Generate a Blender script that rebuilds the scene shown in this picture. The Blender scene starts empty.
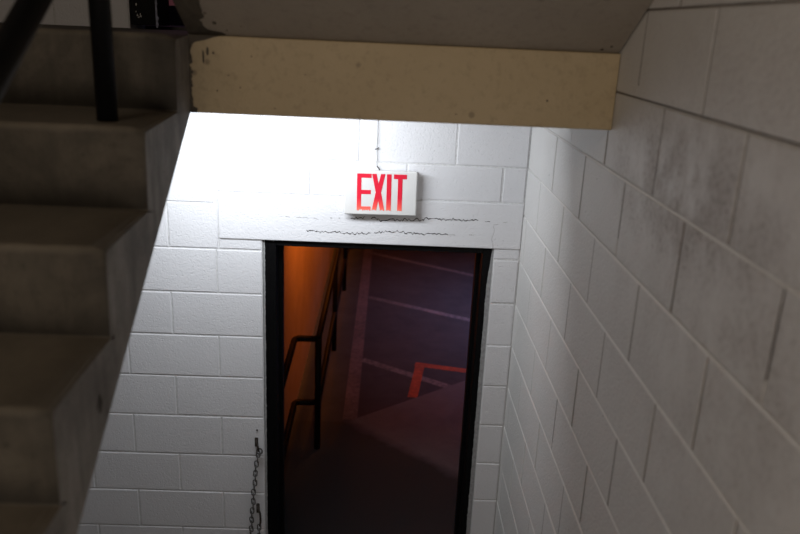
import bpy, bmesh, math, random
from mathutils import Vector, Matrix, noise
random.seed(7)
COL = bpy.context.scene.collection
PI = math.pi

# ------------------------------------------------------------------ materials
def new_mat(name):
    m = bpy.data.materials.new(name); m.use_nodes = True
    nt = m.node_tree; nt.nodes.clear()
    out = nt.nodes.new('ShaderNodeOutputMaterial'); b = nt.nodes.new('ShaderNodeBsdfPrincipled')
    nt.links.new(b.outputs[0], out.inputs[0])
    return m, nt, b

class NB:
    """tiny node helper"""
    def __init__(s, nt): s.nt = nt; s.co = nt.nodes.new('ShaderNodeTexCoord').outputs['Object']
    def link(s, a, b): s.nt.links.new(a, b)
    def noise(s, scale, detail=4, rough=.55, co=None, dist=0):
        n = s.nt.nodes.new('ShaderNodeTexNoise'); n.inputs['Scale'].default_value = scale
        n.inputs['Detail'].default_value = detail; n.inputs['Roughness'].default_value = rough
        n.inputs['Distortion'].default_value = dist
        s.link(co or s.co, n.inputs['Vector']); return n.outputs['Fac']
    def voro(s, scale, co=None, feature='F1'):
        n = s.nt.nodes.new('ShaderNodeTexVoronoi'); n.inputs['Scale'].default_value = scale; n.feature = feature
        s.link(co or s.co, n.inputs['Vector']); return n.outputs['Distance']
    def scaled(s, sc):
        n = s.nt.nodes.new('ShaderNodeMapping'); n.inputs['Scale'].default_value = sc
        s.link(s.co, n.inputs['Vector']); return n.outputs[0]
    def ramp(s, fac, stops):
        n = s.nt.nodes.new('ShaderNodeValToRGB'); e = n.color_ramp.elements
        while len(e) < len(stops): e.new(.5)
        for el, (p, c) in zip(e, stops):
            el.position = p; el.color = (c, c, c, 1) if isinstance(c, (int, float)) else (*c, 1)
        s.link(fac, n.inputs[0]); return n.outputs[0]
    def mix(s, fac, a, b, mode='MIX'):
        n = s.nt.nodes.new('ShaderNodeMix'); n.data_type = 'RGBA'; n.blend_type = mode
        for sock, v in ((n.inputs[0], fac), (n.inputs[6], a), (n.inputs[7], b)):
            if isinstance(v, (int, float)): sock.default_value = v if sock is n.inputs[0] else (v, v, v, 1)
            elif isinstance(v, tuple): sock.default_value = (*v, 1)
            else: s.link(v, sock)
        return n.outputs[2]
    def math(s, op, a, b=0.0, clamp=False):
        n = s.nt.nodes.new('ShaderNodeMath'); n.operation = op; n.use_clamp = clamp
        for sock, v in ((n.inputs[0], a), (n.inputs[1], b)):
            if isinstance(v, (int, float)): sock.default_value = v
            else: s.link(v, sock)
        return n.outputs[0]
    def sep(s):
        n = s.nt.nodes.new('ShaderNodeSeparateXYZ'); s.link(s.co, n.inputs[0]); return n.outputs
    def dist(s, p, sc=(1, 1, 1)):
        m = s.nt.nodes.new('ShaderNodeVectorMath'); m.operation = 'SUBTRACT'; s.link(s.co, m.inputs[0]); m.inputs[1].default_value = p
        k = s.nt.nodes.new('ShaderNodeVectorMath'); k.operation = 'MULTIPLY'; s.link(m.outputs[0], k.inputs[0]); k.inputs[1].default_value = sc
        l = s.nt.nodes.new('ShaderNodeVectorMath'); l.operation = 'LENGTH'; s.link(k.outputs[0], l.inputs[0]); return l.outputs['Value']
    def bump(s, h, bsdf, strength=.3, dist=.01):
        n = s.nt.nodes.new('ShaderNodeBump'); n.inputs['Strength'].default_value = strength; n.inputs['Distance'].default_value = dist
        s.link(h, n.inputs['Height']); s.link(n.outputs[0], bsdf.inputs['Normal'])

def plain(name, col, rough=.5, metal=0.0, bump=0, bscale=60, var=0.0, emit=None, estr=0, spec=None):
    m, nt, b = new_mat(name); n = NB(nt)
    b.inputs['Roughness'].default_value = rough; b.inputs['Metallic'].default_value = metal
    f = n.noise(bscale, 5)
    dark = tuple(c * (1 - var) for c in col)
    nt.links.new(n.mix(n.ramp(f, [(.35, 0.0), (.65, 1.0)]), dark, tuple(col)), b.inputs['Base Color'])
    if spec is not None: b.inputs['Specular IOR Level'].default_value = spec
    if bump: n.bump(f, b, bump, .003)
    if emit:
        b.inputs['Emission Color'].default_value = (*emit, 1); b.inputs['Emission Strength'].default_value = estr
    return m

def mat_block(name, base, grime=False, pits=1.0):
    """painted concrete block: fine stipple, pits, paint sags"""
    m, nt, b = new_mat(name); n = NB(nt)
    fine = n.noise(120, 2, .5); mid = n.noise(60, 3, .55); big = n.noise(2.2, 4, .6)
    c = n.mix(n.ramp(big, [(.3, 0.0), (.7, 1.0)]), tuple(v * .93 for v in base), base)
    pit = n.ramp(n.voro(42), [(.055, 1.0), (.09, 0.0)])
    patch = n.ramp(n.noise(5, 3), [(.5, 0.0), (.62, 1.0)])
    pit = n.math('MULTIPLY', pit, patch)
    c = n.mix(n.math('MULTIPLY', pit, .55 * pits), c, (.16, .15, .14))
    if grime:
        sp = n.ramp(n.noise(75, 6, .7), [(.48, 0.0), (.60, 1.0)])
        streak = n.ramp(n.noise(1.0, 5, .65, n.scaled((8, 8, 6))), [(.36, 0.0), (.60, 1.0)])
        m1 = n.ramp(n.dist((1.32, -1.68, .45), (1, 1.25, 3.6)), [(.2, 1.0), (.75, 0.0)])
        m2 = n.ramp(n.dist((1.32, -2.1, .30), (1, 1.0, 1.3)), [(.1, .42), (1.0, 0.0)])
        mm = n.math('MAXIMUM', m1, m2)
        g = n.math('MULTIPLY', n.math('MULTIPLY', sp, streak), mm, True)
        c = n.mix(n.math('MULTIPLY', g, .62), c, (.13, .10, .08))
        tint = n.math('MULTIPLY', n.math('MULTIPLY', streak, mm), .6)
        c = n.mix(tint, c, (.30, .25, .22))
        # general yellowing away from the lamp side, scattered dark flecks
        fl = n.ramp(n.voro(16), [(.03, 1.0), (.06, 0.0)])
        fl = n.math('MULTIPLY', fl, n.ramp(n.noise(3, 3), [(.5, 0.0), (.6, .7)]))
        c = n.mix(fl, c, (.07, .05, .04))
    nt.links.new(c, b.inputs['Base Color'])
    b.inputs['Roughness'].default_value = .62
    h = n.math('ADD', n.math('MULTIPLY', fine, .55), n.math('MULTIPLY', mid, .75))
    h = n.math('SUBTRACT', h, n.math('MULTIPLY', pit, .5))
    h = n.math('SUBTRACT', h, n.math('MULTIPLY', n.ramp(n.voro(75), [(.1, .5), (.3, 0.0)]), 1.0))
    n.bump(h, b, .42, .0045)
    return m

def mat_concrete(name, dark, light, sc=1.0, streaks=True, rough=.8):
    m, nt, b = new_mat(name); n = NB(nt)
    a = n.noise(3.0 * sc, 6, .62, dist=.4); f = n.noise(60 * sc, 5, .7); v = n.noise(1.0, 5, .6, n.scaled((16 * sc, 16 * sc, 2.2 * sc)))
    c = n.mix(n.ramp(a, [(.3, 0.0), (.7, 1.0)]), dark, light)
    if streaks:
        c = n.mix(n.math('MULTIPLY', n.ramp(v, [(.42, 0.0), (.68, 1.0)]), .5), c, tuple(x * .45 for x in dark))
    c = n.mix(n.math('MULTIPLY', n.ramp(f, [(.52, 0.0), (.72, 1.0)]), .4), c, tuple(x * .6 for x in dark))
    pit = n.ramp(n.voro(11 * sc), [(.05, 1.0), (.09, 0.0)])
    c = n.mix(n.math('MULTIPLY', pit, .5), c, tuple(x * .25 for x in dark))
    nt.links.new(c, b.inputs['Base Color']); b.inputs['Roughness'].default_value = rough
    n.bump(n.math('ADD', n.math('MULTIPLY', a, .8), n.math('MULTIPLY', f, .35)), b, .5, .012)
    return m

M = {}
M['block'] = mat_block('white painted block', (.735, .74, .765))
M['block_right'] = mat_block('white painted block with grime', (.74, .735, .725), True)
M['joint'] = plain('painted mortar', (.70, .705, .71), .8, bump=.3, bscale=120, var=.2)
M['joint_right'] = plain('dirty painted mortar', (.70, .69, .67), .85, bump=.3, bscale=120, var=.15)
M['joint_pale'] = plain('pale bed joint', (.83, .82, .80), .6)
M['joint_dirt'] = plain('brown dirt in an upright joint', (.17, .135, .105), .9, bscale=30, var=.6)
M['plain_wall'] = plain('stairwell paint', (.42, .38, .34), .7, bump=.2, bscale=40, var=.12)
M['lintel'] = mat_block('white painted precast', (.74, .745, .77), pits=.7)
M['crack'] = plain('open crack', (.02, .018, .016), .9)
M['hairline'] = plain('hairline crack and joint shadow', (.30, .29, .28), .9)
M['cream'] = mat_concrete('cream painted concrete', (.44, .345, .20), (.50, .40, .245), .8, streaks=False, rough=.55)
M['soffit'] = mat_concrete('grey painted soffit', (.33, .29, .24), (.40, .355, .295), .7, streaks=False, rough=.65)
def mat_stair(name, dark, light):
    m = mat_concrete(name, dark, light, 1.0); nt = m.node_tree; n = NB(nt); b = next(x for x in nt.nodes if x.type == 'BSDF_PRINCIPLED')
    col = b.inputs['Base Color'].links[0].from_socket
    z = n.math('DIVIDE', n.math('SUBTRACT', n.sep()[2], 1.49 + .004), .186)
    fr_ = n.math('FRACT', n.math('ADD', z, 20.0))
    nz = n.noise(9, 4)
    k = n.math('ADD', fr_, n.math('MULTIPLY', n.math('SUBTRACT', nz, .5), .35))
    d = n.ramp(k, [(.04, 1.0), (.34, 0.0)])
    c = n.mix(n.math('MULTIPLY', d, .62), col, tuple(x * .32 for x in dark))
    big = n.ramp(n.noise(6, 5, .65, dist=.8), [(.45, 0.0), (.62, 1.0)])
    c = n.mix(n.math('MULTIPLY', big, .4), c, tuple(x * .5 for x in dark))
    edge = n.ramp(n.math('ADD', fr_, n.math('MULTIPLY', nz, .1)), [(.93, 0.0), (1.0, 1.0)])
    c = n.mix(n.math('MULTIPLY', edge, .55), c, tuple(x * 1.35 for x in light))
    nt.links.new(c, b.inputs['Base Color']); return m
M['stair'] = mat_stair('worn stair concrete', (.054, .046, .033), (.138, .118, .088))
M['stair_side'] = mat_concrete('bare stair flank concrete', (.13, .12, .107), (.31, .292, .266), 1.6)
M['smear'] = mat_concrete('dark mortar smear', (.035, .029, .022), (.115, .096, .070), 4.0, streaks=False)
M['black'] = plain('black painted steel', (.003, .003, .0034), .5, 0, .15, 90, .4, spec=.2)
M['frame_black'] = plain('black door frame paint', (.0035, .0035, .004), .5, 0, .2, 70, .5, spec=.12)
M['lit_edge'] = plain('painted blue grey reflection', (.34, .36, .50), .5, bump=.2, bscale=90, var=.5)  # light reflecting on the jamb edge, put into colour
M['chip'] = plain('bare chipped paint', (.5, .49, .47), .7)
M['jamb_grey'] = plain('grey primer edge', (.36, .365, .37), .7, bump=.2, bscale=60, var=.3)
M['sign_body'] = plain('off white sign plastic', (.70, .70, .69), .4, var=.04, bscale=14)
M['chain'] = plain('weathered chain steel', (.15, .142, .135), .5, .35, .3, 150, .5)
M['rust'] = plain('rust stained bracket', (.07, .055, .045), .75, .3, .3, 150, .5)
M['cable'] = plain('grey painted cable', (.30, .30, .30), .6)
M['asphalt'] = mat_concrete('parking asphalt', (.040, .046, .060), (.062, .070, .088), 1.5, streaks=False, rough=.85)
M['pad'] = mat_concrete('pale concrete apron', (.10, .095, .10), (.135, .13, .135), 1.2, streaks=False)
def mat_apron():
    m = mat_concrete('pale apron with painted shadow edge', (.115, .115, .14), (.155, .155, .185), 1.2, streaks=False); nt = m.node_tree; n = NB(nt)
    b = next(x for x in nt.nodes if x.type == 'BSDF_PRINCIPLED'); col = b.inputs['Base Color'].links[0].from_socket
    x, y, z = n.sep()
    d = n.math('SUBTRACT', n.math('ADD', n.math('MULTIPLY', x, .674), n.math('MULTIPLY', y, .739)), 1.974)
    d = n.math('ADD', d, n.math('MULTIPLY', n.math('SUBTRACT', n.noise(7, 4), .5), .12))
    k = n.ramp(n.math('ADD', n.math('MULTIPLY', d, 2.0), .5), [(.44, 0.0), (.66, 1.0)])  # soft shadow boundary across the ground, blended into the colour
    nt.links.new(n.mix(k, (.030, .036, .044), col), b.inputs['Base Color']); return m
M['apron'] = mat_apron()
M['near_slab'] = mat_concrete('dark trodden slab', (.06, .055, .052), (.09, .082, .078), 1.2, streaks=False)
M['orange_wall'] = mat_concrete('garage side wall', (.42, .26, .16), (.56, .36, .23), .6, streaks=False)
M['floor'] = mat_concrete('stairwell floor concrete', (.14, .13, .12), (.22, .205, .19), 1.0, streaks=False)

def mat_line(name, col, under, thr):
    m, nt, b = new_mat(name); n = NB(nt)
    f = n.noise(26, 6, .7); g = n.noise(3, 3)
    k = n.ramp(n.math('ADD', n.math('MULTIPLY', f, .7), n.math('MULTIPLY', g, .3)), [(thr - .09, 1.0), (thr + .09, 0.0)])
    nt.links.new(n.mix(k, under, col), b.inputs['Base Color']); b.inputs['Roughness'].default_value = .8
    return m
M['faded_line'] = mat_line('worn pink stall stripe', (.21, .165, .185), (.10, .088, .10), .50)
M['white_line'] = mat_line('worn white stall stripe', (.24, .22, .25), (.09, .095, .115), .50)
M['red_line'] = mat_line('red kerb stripe', (.62, .12, .05), (.30, .07, .04), .46)

def mat_letter():
    m, nt, b = new_mat('red exit lettering'); n = NB(nt)
    z = n.sep()[2]
    r = n.ramp(n.math('MULTIPLY', n.math('ADD', z, .085), 1 / .16, True), [(0.0, (.92, .26, .17)), (.17, (.85, .085, .07)), (.4, (.66, .008, .035)), (1.0, (.62, .004, .03))])
    nt.links.new(r, b.inputs['Base Color']); b.inputs['Roughness'].default_value = .4
    nt.links.new(r, b.inputs['Emission Color']); b.inputs['Emission Strength'].default_value = .12
    return m
M['letter'] = mat_letter()

# ------------------------------------------------------------------ mesh helpers
class MB:
    def __init__(s): s.bm = bmesh.new(); s.mats = []
    def mi(s, m):
        if m not in s.mats: s.mats.append(m)
        return s.mats.index(m)
    def face(s, pts, m, flip=False):
        vs = [s.bm.verts.new(p) for p in pts]
        if flip: vs.reverse()
        f = s.bm.faces.new(vs); f.material_index = s.mi(m); return f
    def box(s, lo, hi, m, bevel=0, seg=2):
        r = bmesh.ops.create_cube(s.bm, size=1)
        c = [(a + b) / 2 for a, b in zip(lo, hi)]; d = [b - a for a, b in zip(lo, hi)]
        for v in r['verts']: v.co = Vector([v.co[i] * d[i] + c[i] for i in range(3)])
        fs = {f for v in r['verts'] for f in v.link_faces}
        for f in fs: f.material_index = s.mi(m)
        if bevel:
            es = list({e for v in r['verts'] for e in v.link_edges})
            bmesh.ops.bevel(s.bm, geom=es, offset=bevel, segments=seg, affect='EDGES', profile=.5)
    def prism(s, poly, axis, a, b, m, m_cap=None):
        """poly 2D in the other two axes (in order), extruded along axis from a to b"""
        def P(p, t):
            q = list(p); q.insert(axis, t); return q
        A = [s.bm.verts.new(P(p, a)) for p in poly]; Bv = [s.bm.verts.new(P(p, b)) for p in poly]
        n = len(poly); fs = []
        fs.append(s.bm.faces.new(A)); fs.append(s.bm.faces.new(list(reversed(Bv))))
        for f in fs: f.material_index = s.mi(m_cap or m)
        for i in range(n):
            f = s.bm.faces.new((A[i], A[(i + 1) % n], Bv[(i + 1) % n], Bv[i])); f.material_index = s.mi(m); fs.append(f)
        bmesh.ops.recalc_face_normals(s.bm, faces=fs)
        return A, Bv
    def tube(s, pts, r, m, seg=14, closed=False, caps=True):
        pts = [Vector(p) for p in pts]; n = len(pts); rings = []
        up = None
        for i, p in enumerate(pts):
            if closed: t = (pts[(i + 1) % n] - pts[i - 1]).normalized()
            elif i == 0: t = (pts[1] - p).normalized()
            elif i == n - 1: t = (p - pts[-2]).normalized()
            else: t = ((pts[i + 1] - p).normalized() + (p - pts[i - 1]).normalized()).normalized()
            if up is None:
                up = Vector((0, 0, 1)) if abs(t.z) < .9 else Vector((1, 0, 0))
            x = up - t * up.dot(t); x.normalize(); y = t.cross(x); up = x
            rr = r[i] if isinstance(r, (list, tuple)) else r
            rings.append([s.bm.verts.new(p + x * rr * math.cos(a) + y * rr * math.sin(a)) for a in [2 * PI * k / seg for k in range(seg)]])
        for i in range(n if closed else n - 1):
            A, Bv = rings[i], rings[(i + 1) % n]
            for k in range(seg):
                f = s.bm.faces.new((A[k], A[(k + 1) % seg], Bv[(k + 1) % seg], Bv[k])); f.material_index = s.mi(m); f.smooth = True
        if caps and not closed:
            for R, fl in ((rings[0], True), (rings[-1], False)):
                f = s.bm.faces.new(list(reversed(R)) if fl else R); f.material_index = s.mi(m)
    def build(s, name, parent=None, loc=None, smooth_angle=None):
        me = bpy.data.meshes.new(name); s.bm.normal_update(); s.bm.to_mesh(me); s.bm.free()
        for m in s.mats: me.materials.append(m)
        o = bpy.data.objects.new(name, me); COL.objects.link(o)
        if parent: o.parent = parent
        if loc: o.location = loc
        return o

def arc_pts(pts, rad, n=5):
    """round the inner corners of a polyline"""
    pts = [Vector(p) for p in pts]; out = [pts[0]]
    for i in range(1, len(pts) - 1):
        a, b, c = pts[i - 1], pts[i], pts[i + 1]
        u = (a - b).normalized(); v = (c - b).normalized()
        p0 = b + u * rad; p1 = b + v * rad
        for k in range(n + 1):
            t = k / n; out.append(p0 * (1 - t) ** 2 + b * 2 * t * (1 - t) + p1 * t * t)
    out.append(pts[-1]); return out

def structure(o, label=None):
    o['kind'] = 'structure'
    if label: o['label'] = label
    return o
def thing(name, label, cat, loc=(0, 0, 0), group=None):
    o = bpy.data.objects.new(name, None); COL.objects.link(o); o.location = loc; o.empty_display_size = .1
    o['label'] = label; o['category'] = cat
    if group: o['group'] = group
    return o

# ------------------------------------------------------------------ dimensions (metres; z=0 is one course line near the lintel)
BL, CH = .4064, .2032                 # block module
XR, XL = 1.322, -.98                  # side walls
YB = 0.0                              # back wall face
ZF, ZM, ZT = -2.27, -.778, .712       # ground floor, half landing, upper landing
Z_TOP = 3.6; Y_END = -4.6
XS = .20                              # flank of the flights
RISE, RUN = .186, .275
DX0, DX1, DZ = .199, 1.207, -.153     # lower door opening in the back wall
UX0, UX1, UZ = -.314, .70, 2.84       # upper door opening

def subtract(rects, hole):
    out = []
    hx0, hz0, hx1, hz1 = hole
    for (x0, z0, x1, z1) in rects:
        if hx0 >= x1 or hx1 <= x0 or hz0 >= z1 or hz1 <= z0: out.append((x0, z0, x1, z1)); continue
        if x0 < hx0: out.append((x0, z0, hx0, z1))
        if x1 > hx1: out.append((hx1, z0, x1, z1))
        a, b = max(x0, hx0), min(x1, hx1)
        if z0 < hz0: out.append((a, z0, b, hz0))
        if z1 > hz1: out.append((a, hz1, b, z1))
    return [r for r in out if r[2] - r[0] > .012 and r[3] - r[1] > .012]

def block_grid(u0, u1, z0, z1, phase_even, phase_odd, holes):
    """running bond; row k lies between z=-CH*k (top) and -CH*(k+1)"""
    rects = []
    for k in range(int(math.floor(-z1 / CH)) - 1, int(math.ceil(-z0 / CH)) + 1):
        zt, zb = -CH * k, -CH * (k + 1)
        zt, zb = min(zt, z1), max(zb, z0)
        if zt - zb < .02: continue
        ph = phase_even if k % 2 == 0 else phase_odd
        n0 = math.floor((u0 - ph) / BL)
        x = ph + n0 * BL
        while x < u1:
            a, b = max(x, u0), min(x + BL, u1)
            if b - a > .02:
                rs = [(a, zb, b, zt)]
                for h in holes: rs = subtract(rs, h)
                rects += rs
            x += BL
    return rects

def add_blocks(mb, rects, place, m, gap=.0022, ch=.0042, deep=.0050, jit=.0012):
    """each block a slightly proud cushion face with rounded arrises; place(u, z, out) -> xyz"""
    for (a, b, c, d) in rects:
        off = random.uniform(-jit, jit)
        j = lambda: random.uniform(-.0008, .0008)
        a2, b2, c2, d2 = a + gap + j(), b + gap + j(), c - gap + j(), d - gap + j()
        rings = []
        for ins, dep in ((0, -deep), (ch * .35, off - ch * .45), (ch, off)):
            ring = [(a2 + ins, b2 + ins), (c2 - ins, b2 + ins), (c2 - ins, d2 - ins), (a2 + ins, d2 - ins)]
            rings.append([mb.bm.verts.new(place(u, z, dep)) for u, z in ring])
        fs = []
        for i in range(2):
            for k in range(4):
                fs.append(mb.bm.faces.new((rings[i][k], rings[i][(k + 1) % 4], rings[i + 1][(k + 1) % 4], rings[i + 1][k])))
        fs.append(mb.bm.faces.new(rings[2]))
        for f in fs: f.material_index = mb.mi(m)

# ------------------------------------------------------------------ back wall
LINTEL = (.0115, -.153, XR, .05)
back_holes = [(DX0, -9, DX1, DZ), LINTEL, (UX0, ZT - .02, UX1, UZ)]
mb = MB()
rects = block_grid(XL, XR, ZF, Z_TOP, BL / 2, 0.0, back_holes + [(DX1 - .001, ZF, XR, DZ)])
zc = DZ                                # narrow pier right of the door: one cut block per course
for k in range(0, 12):
    zb_ = max(ZF, -CH * (k + 1))
    if zc - zb_ > .02: rects.append((DX1, zb_, XR, zc))
    zc = zb_
add_blocks(mb, rects, lambda u, z, o: (u, YB - o, z), M['block'])
solid = [(XL - .2, ZF - .2, XR + .2, Z_TOP)]
for h in (back_holes[0], back_holes[2]): solid = subtract(solid, h)
for (a, b, c, d) in solid: mb.box((a, YB + .003, b), (c, YB + .20, d), M['joint'])
bmesh.ops.recalc_face_normals(mb.bm, faces=mb.bm.faces)
wall_back = structure(mb.build('wall_back'), 'white painted concrete block wall around the black door frame')

# lintel: one long precast block with two ragged cracks
mb = MB()
mb.box((LINTEL[0] + .003, YB - .0055, LINTEL[1]), (LINTEL[2] - .002, YB + .15, LINTEL[3] - .003), M['lintel'], .004, 2)
def crack(mb, pts, y, m, w=.0028, amp=.003, dashes=None, seed=1):
    rnd = random.Random(seed); P = []
    for (a, b) in zip(pts, pts[1:]):
        n = max(2, int(abs(b[0] - a[0]) / .0075) + 1)
        for k in range(n):
            t = k / n; P.append((a[0] + (b[0] - a[0]) * t + rnd.uniform(-.001, .001), a[1] + (b[1] - a[1]) * t + rnd.uniform(-amp, amp) * .6))
    P.append(pts[-1])
    gap = 0
    for i in range(len(P) - 1):
        if gap > 0: gap -= 1; continue
        if dashes and rnd.random() < dashes: gap = rnd.randint(1, 3); continue
        w0 = w * rnd.uniform(.25, 1.1); w1 = w * rnd.uniform(.25, 1.1)
        (x0, z0), (x1, z1) = P[i], P[i + 1]
        mb.face([(x0, y, z0 - w0), (x1, y, z1 - w1), (x1, y, z1 + w1), (x0, y, z0 + w0)], m)
CR1 = [(.5805, -.042), (.624, -.036), (.674, -.033), (.692, -.045), (.728, -.043), (.784, -.042), (.815, -.037), (.867, -.036), (.912, -.030), (.955, -.028), (1.0, -.030), (1.03, -.028), (1.07, -.030), (1.095, -.026), (1.12, -.026)]
CR1b = [(1.12, -.026), (1.15, -.030), (1.178, -.034), (1.195, -.047)]
CR1a = [(.30, -.046), (.36, -.046), (.41, -.045), (.47, -.058)]
CR2 = [(.39, -.104), (.45, -.106), (.50, -.106), (.56, -.107), (.63, -.107), (.675, -.107), (.69, -.098), (.745, -.094), (.78, -.092), (.815, -.094), (.835, -.098), (.88, -.098), (.95, -.098), (1.0, -.097)]
crack(mb, CR1, YB - .0062, M['crack'], .0028, .0105, .015, 3)
crack(mb, CR1b, YB - .0062, M['crack'], .0013, .003, .1, 4)
crack(mb, CR1a, YB - .0062, M['hairline'], .0013, .003, .3, 5)
crack(mb, CR2, YB - .0062, M['crack'], .0025, .009, .03, 6)
crack(mb, [(.47, -.044), (.58, -.042)], YB - .0062, M['crack'], .0014, .002, .6, 12)
crack(mb, [(1.0, -.097), (1.06, -.096), (1.12, -.093)], YB - .0062, M['hairline'], .0012, .002, .3, 7)
crack(mb, [(1.195, -.047), (1.24, -.034), (1.29, -.020)], YB - .0062, M['hairline'], .0008, .002, .15, 8)
for k in range(9):   # vertical hairline below the crack's end
    z0 = -.05 - .011 * k; x = 1.195 + .004 * math.sin(k)
    mb.face([(x, YB - .0062, z0 - .011), (x + .0012, YB - .0062, z0 - .011), (x + .0016, YB - .0062, z0), (x + .0004, YB - .0062, z0)], M['hairline'])
# dark strip painting the shadow line in the joint under the left end
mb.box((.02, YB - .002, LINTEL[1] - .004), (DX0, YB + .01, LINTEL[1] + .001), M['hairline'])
lintel = structure(mb.build('lintel'), 'long white painted lintel with two ragged cracks above the black door frame')

# ------------------------------------------------------------------ right wall
mb = MB()
ph0 = -.0839
rects = block_grid(Y_END, YB - .001, ZF, Z_TOP, ph0, ph0 - BL / 2, [])
add_blocks(mb, rects, lambda u, z, o: (XR - o, u, z), M['block_right'], gap=.0022, ch=.0036, deep=.0050)
mb.box((XR + .003, Y_END, ZF - .2), (XR + .2, YB, Z_TOP), M['joint_right'])
rnd = random.Random(11)
for (a, b, c, d) in rects:            # dirt settled in most upright joints, a little along some bed joints
    if rnd.random() < .93 and a < -.72:
        w = rnd.uniform(.0018, .0036); x = XR + .0003; h = rnd.uniform(0, .35) * (d - b)
        z0, z1 = b + .004 + (h if rnd.random() < .3 else 0), d - .003
        mb.face([(x, a - w, z0), (x, a - w * .6, z1), (x, a + w * .6, z1), (x, a + w, z0)], M['joint_dirt'])
    if a < -.35 and d < .58:             # paler struck bed joint with a fine shadow line above it
        w0 = .0027 * min(1, .25 + abs(a) / 1.6)
        zs_ = [d - w0 * rnd.uniform(.8, 1.3) for _ in range(9)]; zt_ = [d + w0 * rnd.uniform(.5, 1.0) for _ in range(9)]
        ys_ = [a + (c - a) * i / 8 for i in range(9)]
        for i in range(8):
            mb.face([(XR - .0012, ys_[i], zs_[i]), (XR - .0012, ys_[i + 1], zs_[i + 1]), (XR + .0006, ys_[i + 1], zt_[i + 1]), (XR + .0006, ys_[i], zt_[i])], M['joint_pale'])
    if abs(d - .6096) < .01 or abs(d - .8128) < .01:
        x = XR + .0022; mb.face([(x, a, d - .0010), (x, c, d - .0010), (x, c, d + .0026), (x, a, d + .0026)], M['joint_dirt'])
bmesh.ops.recalc_face_normals(mb.bm, faces=mb.bm.faces)
structure(mb.build('wall_right'), 'scuffed white block wall running along the stairs')

# unseen shell: left wall, wall behind, top
mb = MB(); mb.box((XL - .2, Y_END - .2, ZF - .2), (XL, YB, Z_TOP), M['plain_wall']); structure(mb.build('wall_left'))
mb = MB(); mb.box((XL - .2, Y_END - .2, ZF - .2), (XR + .2, Y_END, Z_TOP), M['plain_wall']); structure(mb.build('wall_front'))
mb = MB(); mb.box((XL - .2, Y_END - .2, Z_TOP), (XR + .2, YB + .2, Z_TOP + .15), M['plain_wall']); structure(mb.build('ceiling'))
mb = MB(); mb.box((XL - .2, Y_END - .2, ZF - .2), (XR + .2, YB + .2, ZF), M['floor']); structure(mb.build('floor'))
mb = MB(); mb.box((XL, Y_END, ZM - .2), (XR, -3.215, ZM), M['floor']); structure(mb.build('floor_half_landing'))

# ------------------------------------------------------------------ upper landing slab and its cream beam
mb = MB()
mb.prism([(-1.135, .562), (-1.135, .7065), (YB - .001, .698), (YB - .001, .562)], 0, XL, XS - .012, M['stair'])
mb.box((XS - .012, -.95, ZT - .15), (XR - .001, YB - .001, .698), M['soffit'])
structure(mb.build('floor_upper_landing'))

def jag(n, lo, hi, rnd): return [rnd.uniform(lo, hi) for _ in range(n)]
mb = MB()
mb.box((XS - .006, -1.133, .5095), (XR - .0005, -.96, .708), M['cream'], .004, 2)
rnd = random.Random(3)
# mortar smear down the beam's left end
y = -1.1342; N = 34
L = [(XS - .006, .510 + (.198) * i / N) for i in range(N + 1)]
wv = [.010 + .010 * noise.noise(Vector((0, 0, i * .7))) + .006 * abs(noise.noise(Vector((5, 0, i * 1.9)))) + .075 * max(0, (i / N - .86) / .14) ** 1.5 + (.012 if i < 3 else 0) for i in range(N + 1)]
for i in range(N):
    mb.face([(L[i][0], y, L[i][1]), (L[i][0] + max(.003, wv[i]), y, L[i][1]), (L[i + 1][0] + max(.003, wv[i + 1]), y, L[i + 1][1]), (L[i + 1][0], y, L[i + 1][1])], M['smear'])
for (x, z, w, h) in [(.247, .668, .004, .012), (.236, .655, .003, .02), (.262, .665, .003, .003), (.3, .61, .002, .002), (.33, .58, .0022, .0016), (.36, .66, .002, .0015), (.5, .62, .0016, .0012), (1.14, .58, .003, .003), (.27, .57, .002, .003), (.42, .53, .003, .0013), (.9, .535, .004, .001)]:
    pts = [(x + w * math.cos(a) * random.uniform(.7, 1.2), y, z + h * math.sin(a) * random.uniform(.7, 1.2)) for a in [2 * PI * k / 8 for k in range(8)]]
    mb.face(pts, M['smear'])
structure(mb.build('landing_beam'), 'cream painted concrete beam across the stairwell above the exit sign')

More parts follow.
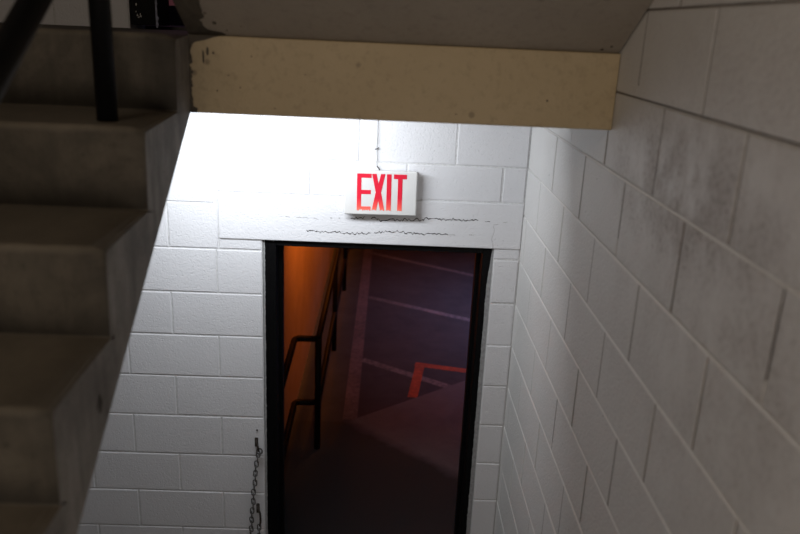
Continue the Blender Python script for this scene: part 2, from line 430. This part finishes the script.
# ------------------------------------------------------------------ flight that climbs away on the left
nose0 = -1.285
def nose(k): return nose0 - RUN * k, ZT - RISE * k          # k=0 landing edge
def under(yv): return .510 + .705 * (yv + 1.149)
stair = thing('staircase', 'worn brown concrete stair climbing beside the black post, its grey flank facing the doorway', 'staircase', (XL, -3.2, ZM))
OFF = Vector(stair.location)
def chip(v, s, a):
    return noise.noise(Vector((v[0] * s, v[1] * s, v[2] * s))) * a
def make_step(k):
    """tread/riser solid of step k, subdivided along its width so that the arris can wear"""
    yn, zn = nose(k); yb = yn + RUN + (.0 if k else -.135)
    if k == 0: yb = -1.137
    else: yb += .035
    ypk = yn + .014                    # raked riser foot
    zl = zn - RISE
    r = .014
    prof = [(yb, zn), (yn + r, zn), (yn + r * .35, zn - r * .25), (yn, zn - r * .9), (ypk, zl), (ypk + .02, zl - .012)]
    ub = under(ypk + .02); prof += [(ypk + .02, min(zl - .02, ub + .006)), (yb, min(under(yb) + .006, zn - .05))]
    if k == 0: prof[-1] = (yb, .515); prof[0] = (yb, .7065)
    xs = [XL + .001] + [XL + (XS - XL) * t for t in [i / 28 for i in range(1, 27)]] + [XS - .045, XS - .022, XS - .008, XS]
    mb = MB(); rings = []
    for x in xs:
        e = max(0, (x - (XS - .03)) / .03) if x > XS - .03 else 0
        ring = []
        for i, (yy, zz) in enumerate(prof):
            wy = wz = 0
            if i in (1, 2, 3):
                w = .006 * noise.noise(Vector((x * 7, k * 3.1, i))) + .004 * noise.noise(Vector((x * 26, k * 5.3, i)))
                wy += abs(w) * 1.0; wz -= abs(w) * .9
                wy += e * e * .018; wz -= e * e * (.014 if i < 3 else .022)
            ring.append(mb.bm.verts.new(Vector((x, yy + wy, zz + wz)) - OFF))
        rings.append(ring)
    n = len(prof); top = mb.mi(M['stair']); sd = mb.mi(M['stair_side'])
    for a, b in zip(rings, rings[1:]):
        for i in range(n):
            f = mb.bm.faces.new((a[i], a[(i + 1) % n], b[(i + 1) % n], b[i])); f.material_index = top; f.smooth = i in (1, 2, 3)
    f = mb.bm.faces.new(rings[0]); f.material_index = sd
    f = mb.bm.faces.new(list(reversed(rings[-1]))); f.material_index = sd
    bmesh.ops.recalc_face_normals(mb.bm, faces=mb.bm.faces)
    return mb.build('step', stair)
for k in range(8): make_step(k)
# inclined slab under the steps (underside visible as the flight's lower edge)
mb = MB()
yA, yZ = -1.137, -3.20
mb.prism([(yA, under(yA) + .006), (yA, under(yA) - .002), (yZ, under(yZ) - .002), (yZ, under(yZ) + .006)], 0, XL + .001, XS, M['stair_side'])
for v in mb.bm.verts: v.co -= OFF
mb.build('inclined_slab', stair)
# a broken-out hole on the flank
mb = MB(); cy, cz = -1.90, .055
for rr, m in ((1.0, 'smear'),):
    pts = [(XS + .0012, cy + .012 * math.cos(a) * random.uniform(.7, 1.2), cz + .022 * math.sin(a) * random.uniform(.75, 1.15)) for a in [2 * PI * k / 12 for k in range(12)]]
    mb.face([Vector(p) - OFF for p in pts], M['smear'])
pit = mb.build('spalled_spot', stair); pit['label'] = 'small dark broken spot on the flank'

# ------------------------------------------------------------------ flight overhead (soffit climbs back over the viewer)
SL = .566
up = thing('staircase', 'grey underside of the upper flight sloping overhead beyond the cream beam', 'staircase', (XS, -1.13, ZT))
OFF2 = Vector(up.location)
mb = MB()
def sof(yv): return .7065 + SL * (-1.112 - yv)
y0, y1 = -1.112, -3.9
mb.prism([(y0, sof(y0)), (y1, sof(y1)), (y1, sof(y1) + .2), (y0, sof(y0) + .2)], 0, XS - .004, XR - .0025, M['soffit'])
# dark mortar smear over the foot of the soffit, left side
NS, NT = 26, 30
def smear_w(t):   # width of the smear from the left edge as one climbs the slope (t metres)
    return .062 + .030 * math.exp(-((t - .012) / .02) ** 2) - .022 * math.exp(-((t - .055) / .02) ** 2) + .022 * noise.noise(Vector((t * 45, 1, 0))) + .010 * noise.noise(Vector((t * 150, 4, 0)))
for i in range(NS):
    t0, t1 = .26 * i / NS, .26 * (i + 1) / NS
    w0, w1 = max(.002, smear_w(t0)), max(.002, smear_w(t1))
    q = lambda t, w: (XS - .004 + w, y0 - t, sof(y0 - t) - .0012)
    mb.face([q(t0, 0), q(t0, w0), q(t1, w1), q(t1, 0)], M['smear'])
for (x, t, r) in [(.275, .06, .007), (.262, .10, .004), (.30, .03, .003), (.34, .05, .002), (1.27, .02, .005), (1.29, .035, .004)]:
    pts = [(x + r * math.cos(a) * random.uniform(.6, 1.2), y0 - t + r * math.sin(a), sof(y0 - t + r * math.sin(a)) - .0014) for a in [2 * PI * k / 8 for k in range(8)]]
    mb.face(pts, M['smear'])
for v in mb.bm.verts: v.co -= OFF2
mb.build('soffit_slab', up)
for k in range(8):
    ys = -.93 - RUN * k; zs = ZT + RISE * (k + 1)
    mb = MB(); a, b = ys - RUN, ys
    base = lambda yv: max(ZT + .003, sof(yv) + .195)
    mb.prism([(b, base(b)), (b, zs), (a, zs), (a, base(a))], 0, XS, XR - .006, M['stair'])
    for v in mb.bm.verts: v.co -= OFF2
    mb.build('step', up)

# lower flight, from the half landing down to the door (below the picture's edge)
low = thing('staircase', 'concrete flight going down to the lower doorway', 'staircase', (XS, -3.2, ZF))
for k in range(7):
    mb = MB(); a = -3.214 + RUN * k; zt = ZM - RISE * (k + 1)
    mb.box((XS + .003, a, max(ZF, zt - .30)), (XR - .006, a + RUN, zt), M['stair'], .008, 2)
    for v in mb.bm.verts: v.co -= Vector(low.location)
    mb.build('step', low)

# ------------------------------------------------------------------ stair railing (black pipe)
rail = thing('stair_railing', 'black pipe railing with one post on the brown concrete steps', 'railing', (.104, -1.485, ZT - RISE))
OR = Vector(rail.location); PX = .104
def rz(yv): return .767 + .676 * (yv + 1.792)
for py in (-1.485, -2.86):
    k = 1 if py > -2 else 6
    mb = MB(); zb = nose(k)[1] + .0006
    mb.tube([Vector((PX, py, zb)) - OR, Vector((PX, py, rz(py) + .48)) - OR], .0225, M['black'], 20); mb.build('post', rail)
for dz, nm in ((0, 'middle_rail'), (.48, 'top_rail')):
    mb = MB(); a, b = -1.485, -3.05
    mb.tube([Vector((PX, a, rz(a) + dz)) - OR, Vector((PX, b, rz(b) + dz)) - OR], .0245, M['black'], 20); mb.build(nm, rail)

# ------------------------------------------------------------------ lower door frame (black steel, no leaf)
def ragged_strip(mb, p0, p1, width_dir, w, m, seed, n=60, base=0.0, grow=None):
    """thin paint edge with a ragged outline, lying on a flat face"""
    rnd = random.Random(seed); p0, p1, d = Vector(p0), Vector(p1), Vector(width_dir)
    ws = []
    for i in range(n + 1):
        g = grow(i / n) if grow else 1
        ws.append((base + w * (.45 + .9 * abs(noise.noise(Vector((seed, i * .45, 0)))) + (rnd.random() < .06) * rnd.uniform(.1, .5))) * g)
    for i in range(n):
        a, b = p0.lerp(p1, i / n), p0.lerp(p1, (i + 1) / n)
        mb.face([a, b, b + d * ws[i + 1], a + d * ws[i]], m)
yf0, yf1 = .014, .165
fr = thing('door_1', 'black steel door frame of the open lower doorway under the exit sign', 'door frame', (.70, yf0, ZF)); fr['kind'] = 'structure'
del fr['category']
OD = Vector(fr.location)
FX0, FX1, FZ = .257, 1.161, -.182
def fpart(mb, nm):
    for v in mb.bm.verts: v.co -= OD
    return mb.build(nm, fr)
mb = MB(); mb.box((DX0 + .001, yf0, ZF + .001), (FX0, yf1, DZ - .001), M['frame_black'], .002, 1)
ragged_strip(mb, (DX0 + .001, yf0 - .001, ZF), (DX0 + .001, yf0 - .001, DZ), (1, 0, 0), .0045, M['jamb_grey'], 2, 260, .006)
fpart(mb, 'jamb')
mb = MB(); mb.box((FX1, yf0, ZF + .001), (DX1 - .001, yf1, DZ - .001), M['frame_black'], .002, 1)
ragged_strip(mb, (DX1 - .001, yf0 - .001, ZF), (DX1 - .001, yf0 - .001, DZ), (-1, 0, 0), .0055, M['jamb_grey'], 3, 260, .015, lambda t: min(1, .25 + (1 - t) * 9))
fpart(mb, 'jamb')
mb = MB(); mb.box((FX0, yf0, FZ), (FX1, yf1, DZ - .001), M['frame_black'], .002, 1); fpart(mb, 'frame_head')
# door stop bead inside the frame
mb = MB(); mb.box((FX0, .105, ZF + .001), (FX0 + .016, .155, FZ), M['frame_black'], .001, 1); fpart(mb, 'door_stop')
mb = MB(); mb.box((FX1 - .016, .105, ZF + .001), (FX1, .155, FZ), M['frame_black'], .001, 1); fpart(mb, 'door_stop')

# upper door frame at the landing
f2 = thing('door_2', 'black frame of the upper doorway at the top of the brown stairs', 'door frame', (.2, yf0, ZT)); f2['kind'] = 'structure'
del f2['category']
O2 = Vector(f2.location)
for nm, lo, hi in (('jamb', (UX0 + .001, .012, ZT), (UX0 + .112, .17, UZ)), ('jamb', (UX1 - .062, .012, ZT), (UX1 - .001, .17, UZ)), ('frame_head', (UX0 + .112, .012, UZ - .06), (UX1 - .062, .17, UZ - .001))):
    mb = MB(); mb.box(lo, hi, M['frame_black'], .002, 1)
    if lo[0] < 0 and nm == 'jamb':
        for (x, z, w, h) in [(-.286, .748, .004, .006), (-.281, .741, .005, .004), (-.274, .752, .003, .006), (-.272, .744, .004, .005), (-.29, .762, .002, .004), (-.288, .79, .003, .008)]:
            mb.face([(x + w * math.cos(a) * random.uniform(.5, 1.2), .0112, z + h * math.sin(a) * random.uniform(.5, 1.2)) for a in [2 * PI * k / 7 for k in range(7)]], M['chip'])
    if lo[0] < 0 and nm == 'jamb': ragged_strip(mb, (UX0 + .100, .0112, ZT - .008), (UX0 + .100, .0112, 1.6), (1, 0, 0), .014, M['lit_edge'], 9, 120)  # painted strip for the reflection along the inner edge
    for v in mb.bm.verts: v.co -= O2
    mb.build(nm, f2)

# ------------------------------------------------------------------ exit sign
SW, SH, SD = .305, .188, .050
sign = thing('exit_sign', 'white plastic box sign reading EXIT in red letters above the doorway', 'exit sign', (.7035, YB - .0065, .0835))
sign.rotation_euler = (0, math.radians(-.6), 0)
mb = MB(); mb.box((-SW / 2 + .004, -SD + .010, -SH / 2 + .004), (SW / 2 - .004, 0, SH / 2 - .004), M['sign_body'], .003, 2); mb.build('housing', sign)
mb = MB(); mb.box((-SW / 2, -SD, -SH / 2), (SW / 2, -SD + .013, SH / 2), M['sign_body'], .006, 3); mb.build('face_plate', sign)
LZ0, LZ1 = -.0735, .0815
def letter_polys():
    X = lambda v: v - .7035
    s = .0135; zb, zt = LZ0, LZ1
    out = []
    e0, e1 = X(.605), X(.664); st = .018; bar = .0175
    zm = (zb + zt) / 2
    out.append([(e0, zb), (e1 - .001, zb), (e1 - .001, zb + bar * .9), (e0 + st, zb + bar * .9), (e0 + st, zm - bar / 2), (e1 - .001, zm - bar / 2), (e1 - .001, zm + bar / 2), (e0 + st, zm + bar / 2), (e0 + st, zt - bar), (e1 + .001, zt - bar), (e1 + .001, zt), (e0, zt)])
    x0, x1 = X(.668), X(.721); w = .0185; xm = (x0 + x1) / 2; hw = .0115
    out.append([(x0, zb), (x0 + w, zb), (xm, zm - .036), (x1 - w, zb), (x1, zb), (xm + hw, zm), (x1 + .001, zt), (x1 - w + .001, zt), (xm, zm + .036), (x0 + w - .001, zt), (x0 - .001, zt), (xm - hw, zm)])
    i0 = X(.7285); out.append([(i0, zb), (i0 + .0195, zb), (i0 + .0195, zt), (i0, zt)])
    t0, t1 = X(.7575), X(.8115); tm = (t0 + t1) / 2; tb = .019
    out.append([(tm - .0095, zb), (tm + .0095, zb), (tm + .0095, zt - tb), (t1, zt - tb), (t1, zt), (t0, zt), (t0, zt - tb), (tm - .0095, zt - tb)])
    return out
for poly in letter_polys():
    # ragged lower edge where the red film has worn
    rp = []
    n = len(poly)
    for i in range(n):
        a, b = poly[i], poly[(i + 1) % n]; rp.append(a)
        if abs(a[1] - LZ0) < 1e-6 and abs(b[1] - LZ0) < 1e-6:
            m_ = max(4, int(abs(b[0] - a[0]) / .004))
            for k in range(1, m_):
                rp.append((a[0] + (b[0] - a[0]) * k / m_, LZ0 + random.uniform(-.003, .0045)))
    mb = MB(); mb.prism(rp, 1, -SD - .0012, -SD + .001, M['letter'])
    bmesh.ops.triangulate(mb.bm, faces=[f for f in mb.bm.faces if len(f.verts) > 4])
    lo = mb.build('letter', sign)

# thin cable from the slab down the wall to the sign
cab = thing('sign_cable', 'thin grey cable running down the wall into the top of the EXIT sign', 'cable', (.682, YB - .006, .38))
OC = Vector(cab.location)
mb = MB()
mb.tube([Vector(p) - OC for p in [(.6815, -.0065, .54), (.6815, -.0065, .40), (.683, -.0075, .32), (.6815, -.0068, .262), (.684, -.0075, .22), (.684, -.0085, .192), (.690, -.012, .183), (.698, -.022, .174)]], .0014, M['cable'], 8); mb.build('wire', cab)
mb = MB(); mb.tube([Vector(p) - OC for p in [(.674, -.0055, .259), (.678, -.0125, .261), (.684, -.013, .2625), (.690, -.0055, .266)]], .0019, M['rust'], 8); mb.build('staple', cab)
mb = MB(); mb.tube([Vector(p) - OC for p in [(.684, -.0105, .190), (.690, -.013, .183), (.697, -.021, .1755)]], .0026, M['rust'], 8); mb.build('strain_sleeve', cab)

# ------------------------------------------------------------------ chain beside the door
chain = thing('hanging_chain', 'dark steel chain hanging from a bracket on the block wall beside the doorway', 'chain', (.165, YB - .006, -1.12))
OH = Vector(chain.location)
def on(p): return Vector(p) - OH
mb = MB()
mb.box(on((.155, -.0075, -1.166)), on((.171, -.0005, -1.118)), M['rust'], .003, 2)
mb.tube(arc_pts([on((.164, -.004, -1.128)), on((.165, -.026, -1.130)), on((.173, -.028, -1.152)), on((.176, -.022, -1.180))], .007), .0045, M['rust'], 10)
mb.build('bracket', chain)
mb = MB(); mb.tube([on((.179 + .013 * math.cos(a), -.022, -1.180 + .015 * math.sin(a))) for a in [2 * PI * k / 16 for k in range(16)]], .0038, M['chain'], 8, closed=True); mb.build('ring', chain)
mb = MB()
mb.box(on((.158, -.0075, -1.530)), on((.174, -.0005, -1.478)), M['rust'], .003, 2)
mb.tube(arc_pts([on((.166, -.004, -1.490)), on((.168, -.026, -1.492)), on((.180, -.030, -1.515)), on((.181, -.026, -1.565)), on((.176, -.024, -1.59))], .008), .005, M['rust'], 10)
mb.build('bracket', chain)
mb = MB(); lw, lh = .0082, .0165
loop = []
for k in range(20):
    a = 2 * PI * k / 20; cx, sx = math.cos(a), math.sin(a)
    loop.append((lw * cx, 0, (lh - lw) * (1 if sx > 0 else -1 if sx < 0 else 0) + lw * sx))
mb.tube(loop, .0029, M['chain'], 7, closed=True)
link0 = mb.build('link', chain)
PITCH = .0258
def strand(path, z_end, x_end, y_off, first=None):
    n = int((path[1] - z_end) / PITCH); objs = []
    for k in range(n):
        t = k / max(1, n - 1)
        o = first if (first and k == 0) else link0.copy()
        if o is not first: COL.objects.link(o); o.parent = chain
        sway = .0018 * math.sin(k * 1.3 + path[0] * 40)
        o.location = on((path[0] + (x_end - path[0]) * t ** .8 + sway, y_off - (0.0 if k % 2 else .001), path[1] - PITCH * k))
        o.rotation_euler = (0, random.uniform(-.12, .12), (PI / 2 if k % 2 else 0) + random.uniform(-.2, .2) + .12)
strand((.172, -1.196), -1.95, .112, -.022, link0)
strand((.172, -1.598), -1.98, .172, -.024)
# bolt hole above the bracket
mb = MB(); mb.tube([on((.166, .0, -1.080)), on((.166, -.0035, -1.080))], .0042, M['crack'], 12); mb.build('bolt', chain)

# ------------------------------------------------------------------ outside: parking deck seen through the lower doorway
XW = .055
mb = MB()
mb.box((-8, .2, ZF - .25), (14, 16, ZF), M['asphalt'])
e = ZF + .0015
def quad(pts, m, z=e): mb.face([(x, y, z) for x, y in pts], m)
def stripe(a, b, w, m, z=e):
    a, b = Vector(a), Vector(b); d = (b - a).normalized(); nrm = Vector((-d.y, d.x)) * w / 2
    quad([a - nrm, b - nrm, b + nrm, a + nrm], m, z)
stripe((.515, 2.28), (.545, 9.5), .115, M['faded_line'])
for (a, b) in (((.58, 7.0), (3.4, 5.22)), ((.575, 5.2), (3.4, 3.63)), ((.575, 3.44), (1.55, 2.80)), ((.59, 9.0), (3.4, 7.2))):
    stripe(a, b, .085, M['white_line'], e + .0004)
stripe((1.075, 3.38), (1.60, 3.255), .085, M['red_line'], e + .0012)
stripe((1.125, 3.39), (1.03, 2.70), .085, M['red_line'], e + .0010)
# apron before the door, the shaded part painted dark beside the pale wedge
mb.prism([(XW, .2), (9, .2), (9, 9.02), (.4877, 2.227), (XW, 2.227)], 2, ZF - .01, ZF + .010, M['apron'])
structure(mb.build('floor_outside'), 'parking deck with worn stall lines seen through the lower doorway')
mb = MB(); mb.box((XW - .3, .201, ZF - .2), (XW, 14, .50), M['orange_wall']); structure(mb.build('wall_outside_left'), 'side wall lit orange outside the lower doorway')
mb = MB(); mb.box((-8, .201, .50), (14, 12, ZT - .004), M['near_slab']); structure(mb.build('floor_upper_outside'))
mb = MB(); mb.box((-8, 15.5, ZF - .2), (14, 16, 4.5), M['near_slab']); structure(mb.build('wall_outside_far'))

# railing outside
ro = thing('deck_railing', 'black pipe railing along the orange wall outside the lower doorway', 'railing', (.294, 1.824, ZF))
OO = Vector(ro.location)
def rp(p): return Vector(p) - OO
RT, RM = -1.385, -1.885
for py in (1.824, 3.64, 5.40, 7.2):
    mb = MB(); mb.tube([rp((.294, py, ZF + .002)), rp((.294, py, RT))], .0235, M['black'], 16); mb.build('post', ro)
for z, nm in ((RT, 'top_rail'), (RM, 'middle_rail')):
    mb = MB(); mb.tube([rp((.294, 1.824, z)), rp((.294, 8.6, z))], .022, M['black'], 16)
    mb.build(nm, ro)
    mb = MB(); mb.tube(arc_pts([rp((.294, 1.824, z)), rp((.128, 1.824, z)), rp((.138, .62, z))], .05, 6), .0225, M['black'], 16)
    mb.build('return_rail', ro)

# outside the upper doorway: dark low wall with a purple-lit wall behind
mb = MB(); mb.box((-5, 1.0, ZT - .003), (5, 1.2, .803), M['near_slab']); structure(mb.build('wall_upper_parapet'))
mb = MB(); mb.box((-5, 8.0, ZT - .003), (5, 8.2, 3.2), M['orange_wall']); structure(mb.build('wall_upper_far'))

# ------------------------------------------------------------------ lights
def lamp(kind, name, loc, energy, color, size=.2, size_y=None, rot=None, target=None, spot=None, blend=.6, spread=180):
    d = bpy.data.lights.new(name, kind); d.energy = energy; d.color = color
    if kind == 'AREA':
        d.size = size; d.spread = math.radians(spread)
        if size_y: d.shape = 'RECTANGLE'; d.size_y = size_y
    else: d.shadow_soft_size = size
    if kind == 'SPOT': d.spot_size = spot; d.spot_blend = blend
    o = bpy.data.objects.new(name, d); COL.objects.link(o); o.location = loc
    if target is not None:
        o.rotation_euler = (Vector(target) - Vector(loc)).to_track_quat('-Z', 'Y').to_euler()
    elif rot: o.rotation_euler = rot
    return o
# fluorescent under the landing, hidden behind the cream beam
lamp('AREA', 'landing_lamp', (.12, -.60, .47), 14.5, (.90, .945, 1.0), .95, .12, target=(.17, 0, .17))
# warm lamp of the stairwell above and behind, with a low fill
lamp('AREA', 'stairwell_lamp', (-.45, -4.2, 2.0), 12, (1.0, .84, .68), .9, .7, target=(.3, -1.2, .3))
lamp('AREA', 'half_landing_fill', (.75, -4.3, .1), 9.3, (1.0, .88, .80), .8, .5, target=(.8, -1.2, .6))  # added fill standing for light bounced up from below
# sodium lamp outside on the left, faint violet fill added over the deck
lamp('AREA', 'sodium_lamp', (.56, 4.9, .30), 68, (1.0, .25, .02), 5.6, .25, target=(.055, 4.9, -.30), spread=80)
lamp('POINT', 'sodium_lamp', (1.8, 10.5, .2), 4.5, (1.0, .27, .06), .15)
lamp('AREA', 'deck_fill', (3.0, 4.6, .35), 26, (.56, .57, 1.0), 3.0, 3.0, target=(2.6, 4.4, ZF), spread=85)
lamp('POINT', 'upper_deck_glow', (-1.2, 6.6, 1.9), 22, (.85, .38, .72), .2)

w = bpy.data.worlds.new('world'); bpy.context.scene.world = w; w.use_nodes = True
w.node_tree.nodes['Background'].inputs[0].default_value = (.02, .02, .035, 1); w.node_tree.nodes['Background'].inputs[1].default_value = .5

# ------------------------------------------------------------------ camera
F_PX = 763.362; PITCH_, YAW, ROLL = .3048727, .0267093, .0455581
fw = Vector((math.sin(YAW) * math.cos(PITCH_), math.cos(YAW) * math.cos(PITCH_), -math.sin(PITCH_)))
rt = Vector((math.cos(YAW), -math.sin(YAW), 0)); upv = rt.cross(fw)
r2 = rt * math.cos(ROLL) + upv * math.sin(ROLL); u2 = -rt * math.sin(ROLL) + upv * math.cos(ROLL)
cd = bpy.data.cameras.new('camera'); cam = bpy.data.objects.new('camera', cd); COL.objects.link(cam)
cd.sensor_width = 36; cd.lens = F_PX * 36 / 800; cd.clip_start = .05
cam.matrix_world = Matrix(((r2.x, u2.x, -fw.x, .71517), (r2.y, u2.y, -fw.y, -3.19015), (r2.z, u2.z, -fw.z, .75084), (0, 0, 0, 1)))
cd.dof.use_dof = True; cd.dof.focus_distance = 3.25; cd.dof.aperture_fstop = 2.4
bpy.context.scene.camera = cam
sc = bpy.context.scene
sc.view_settings.view_transform = 'Standard'; sc.view_settings.look = 'None'; sc.view_settings.exposure = 0
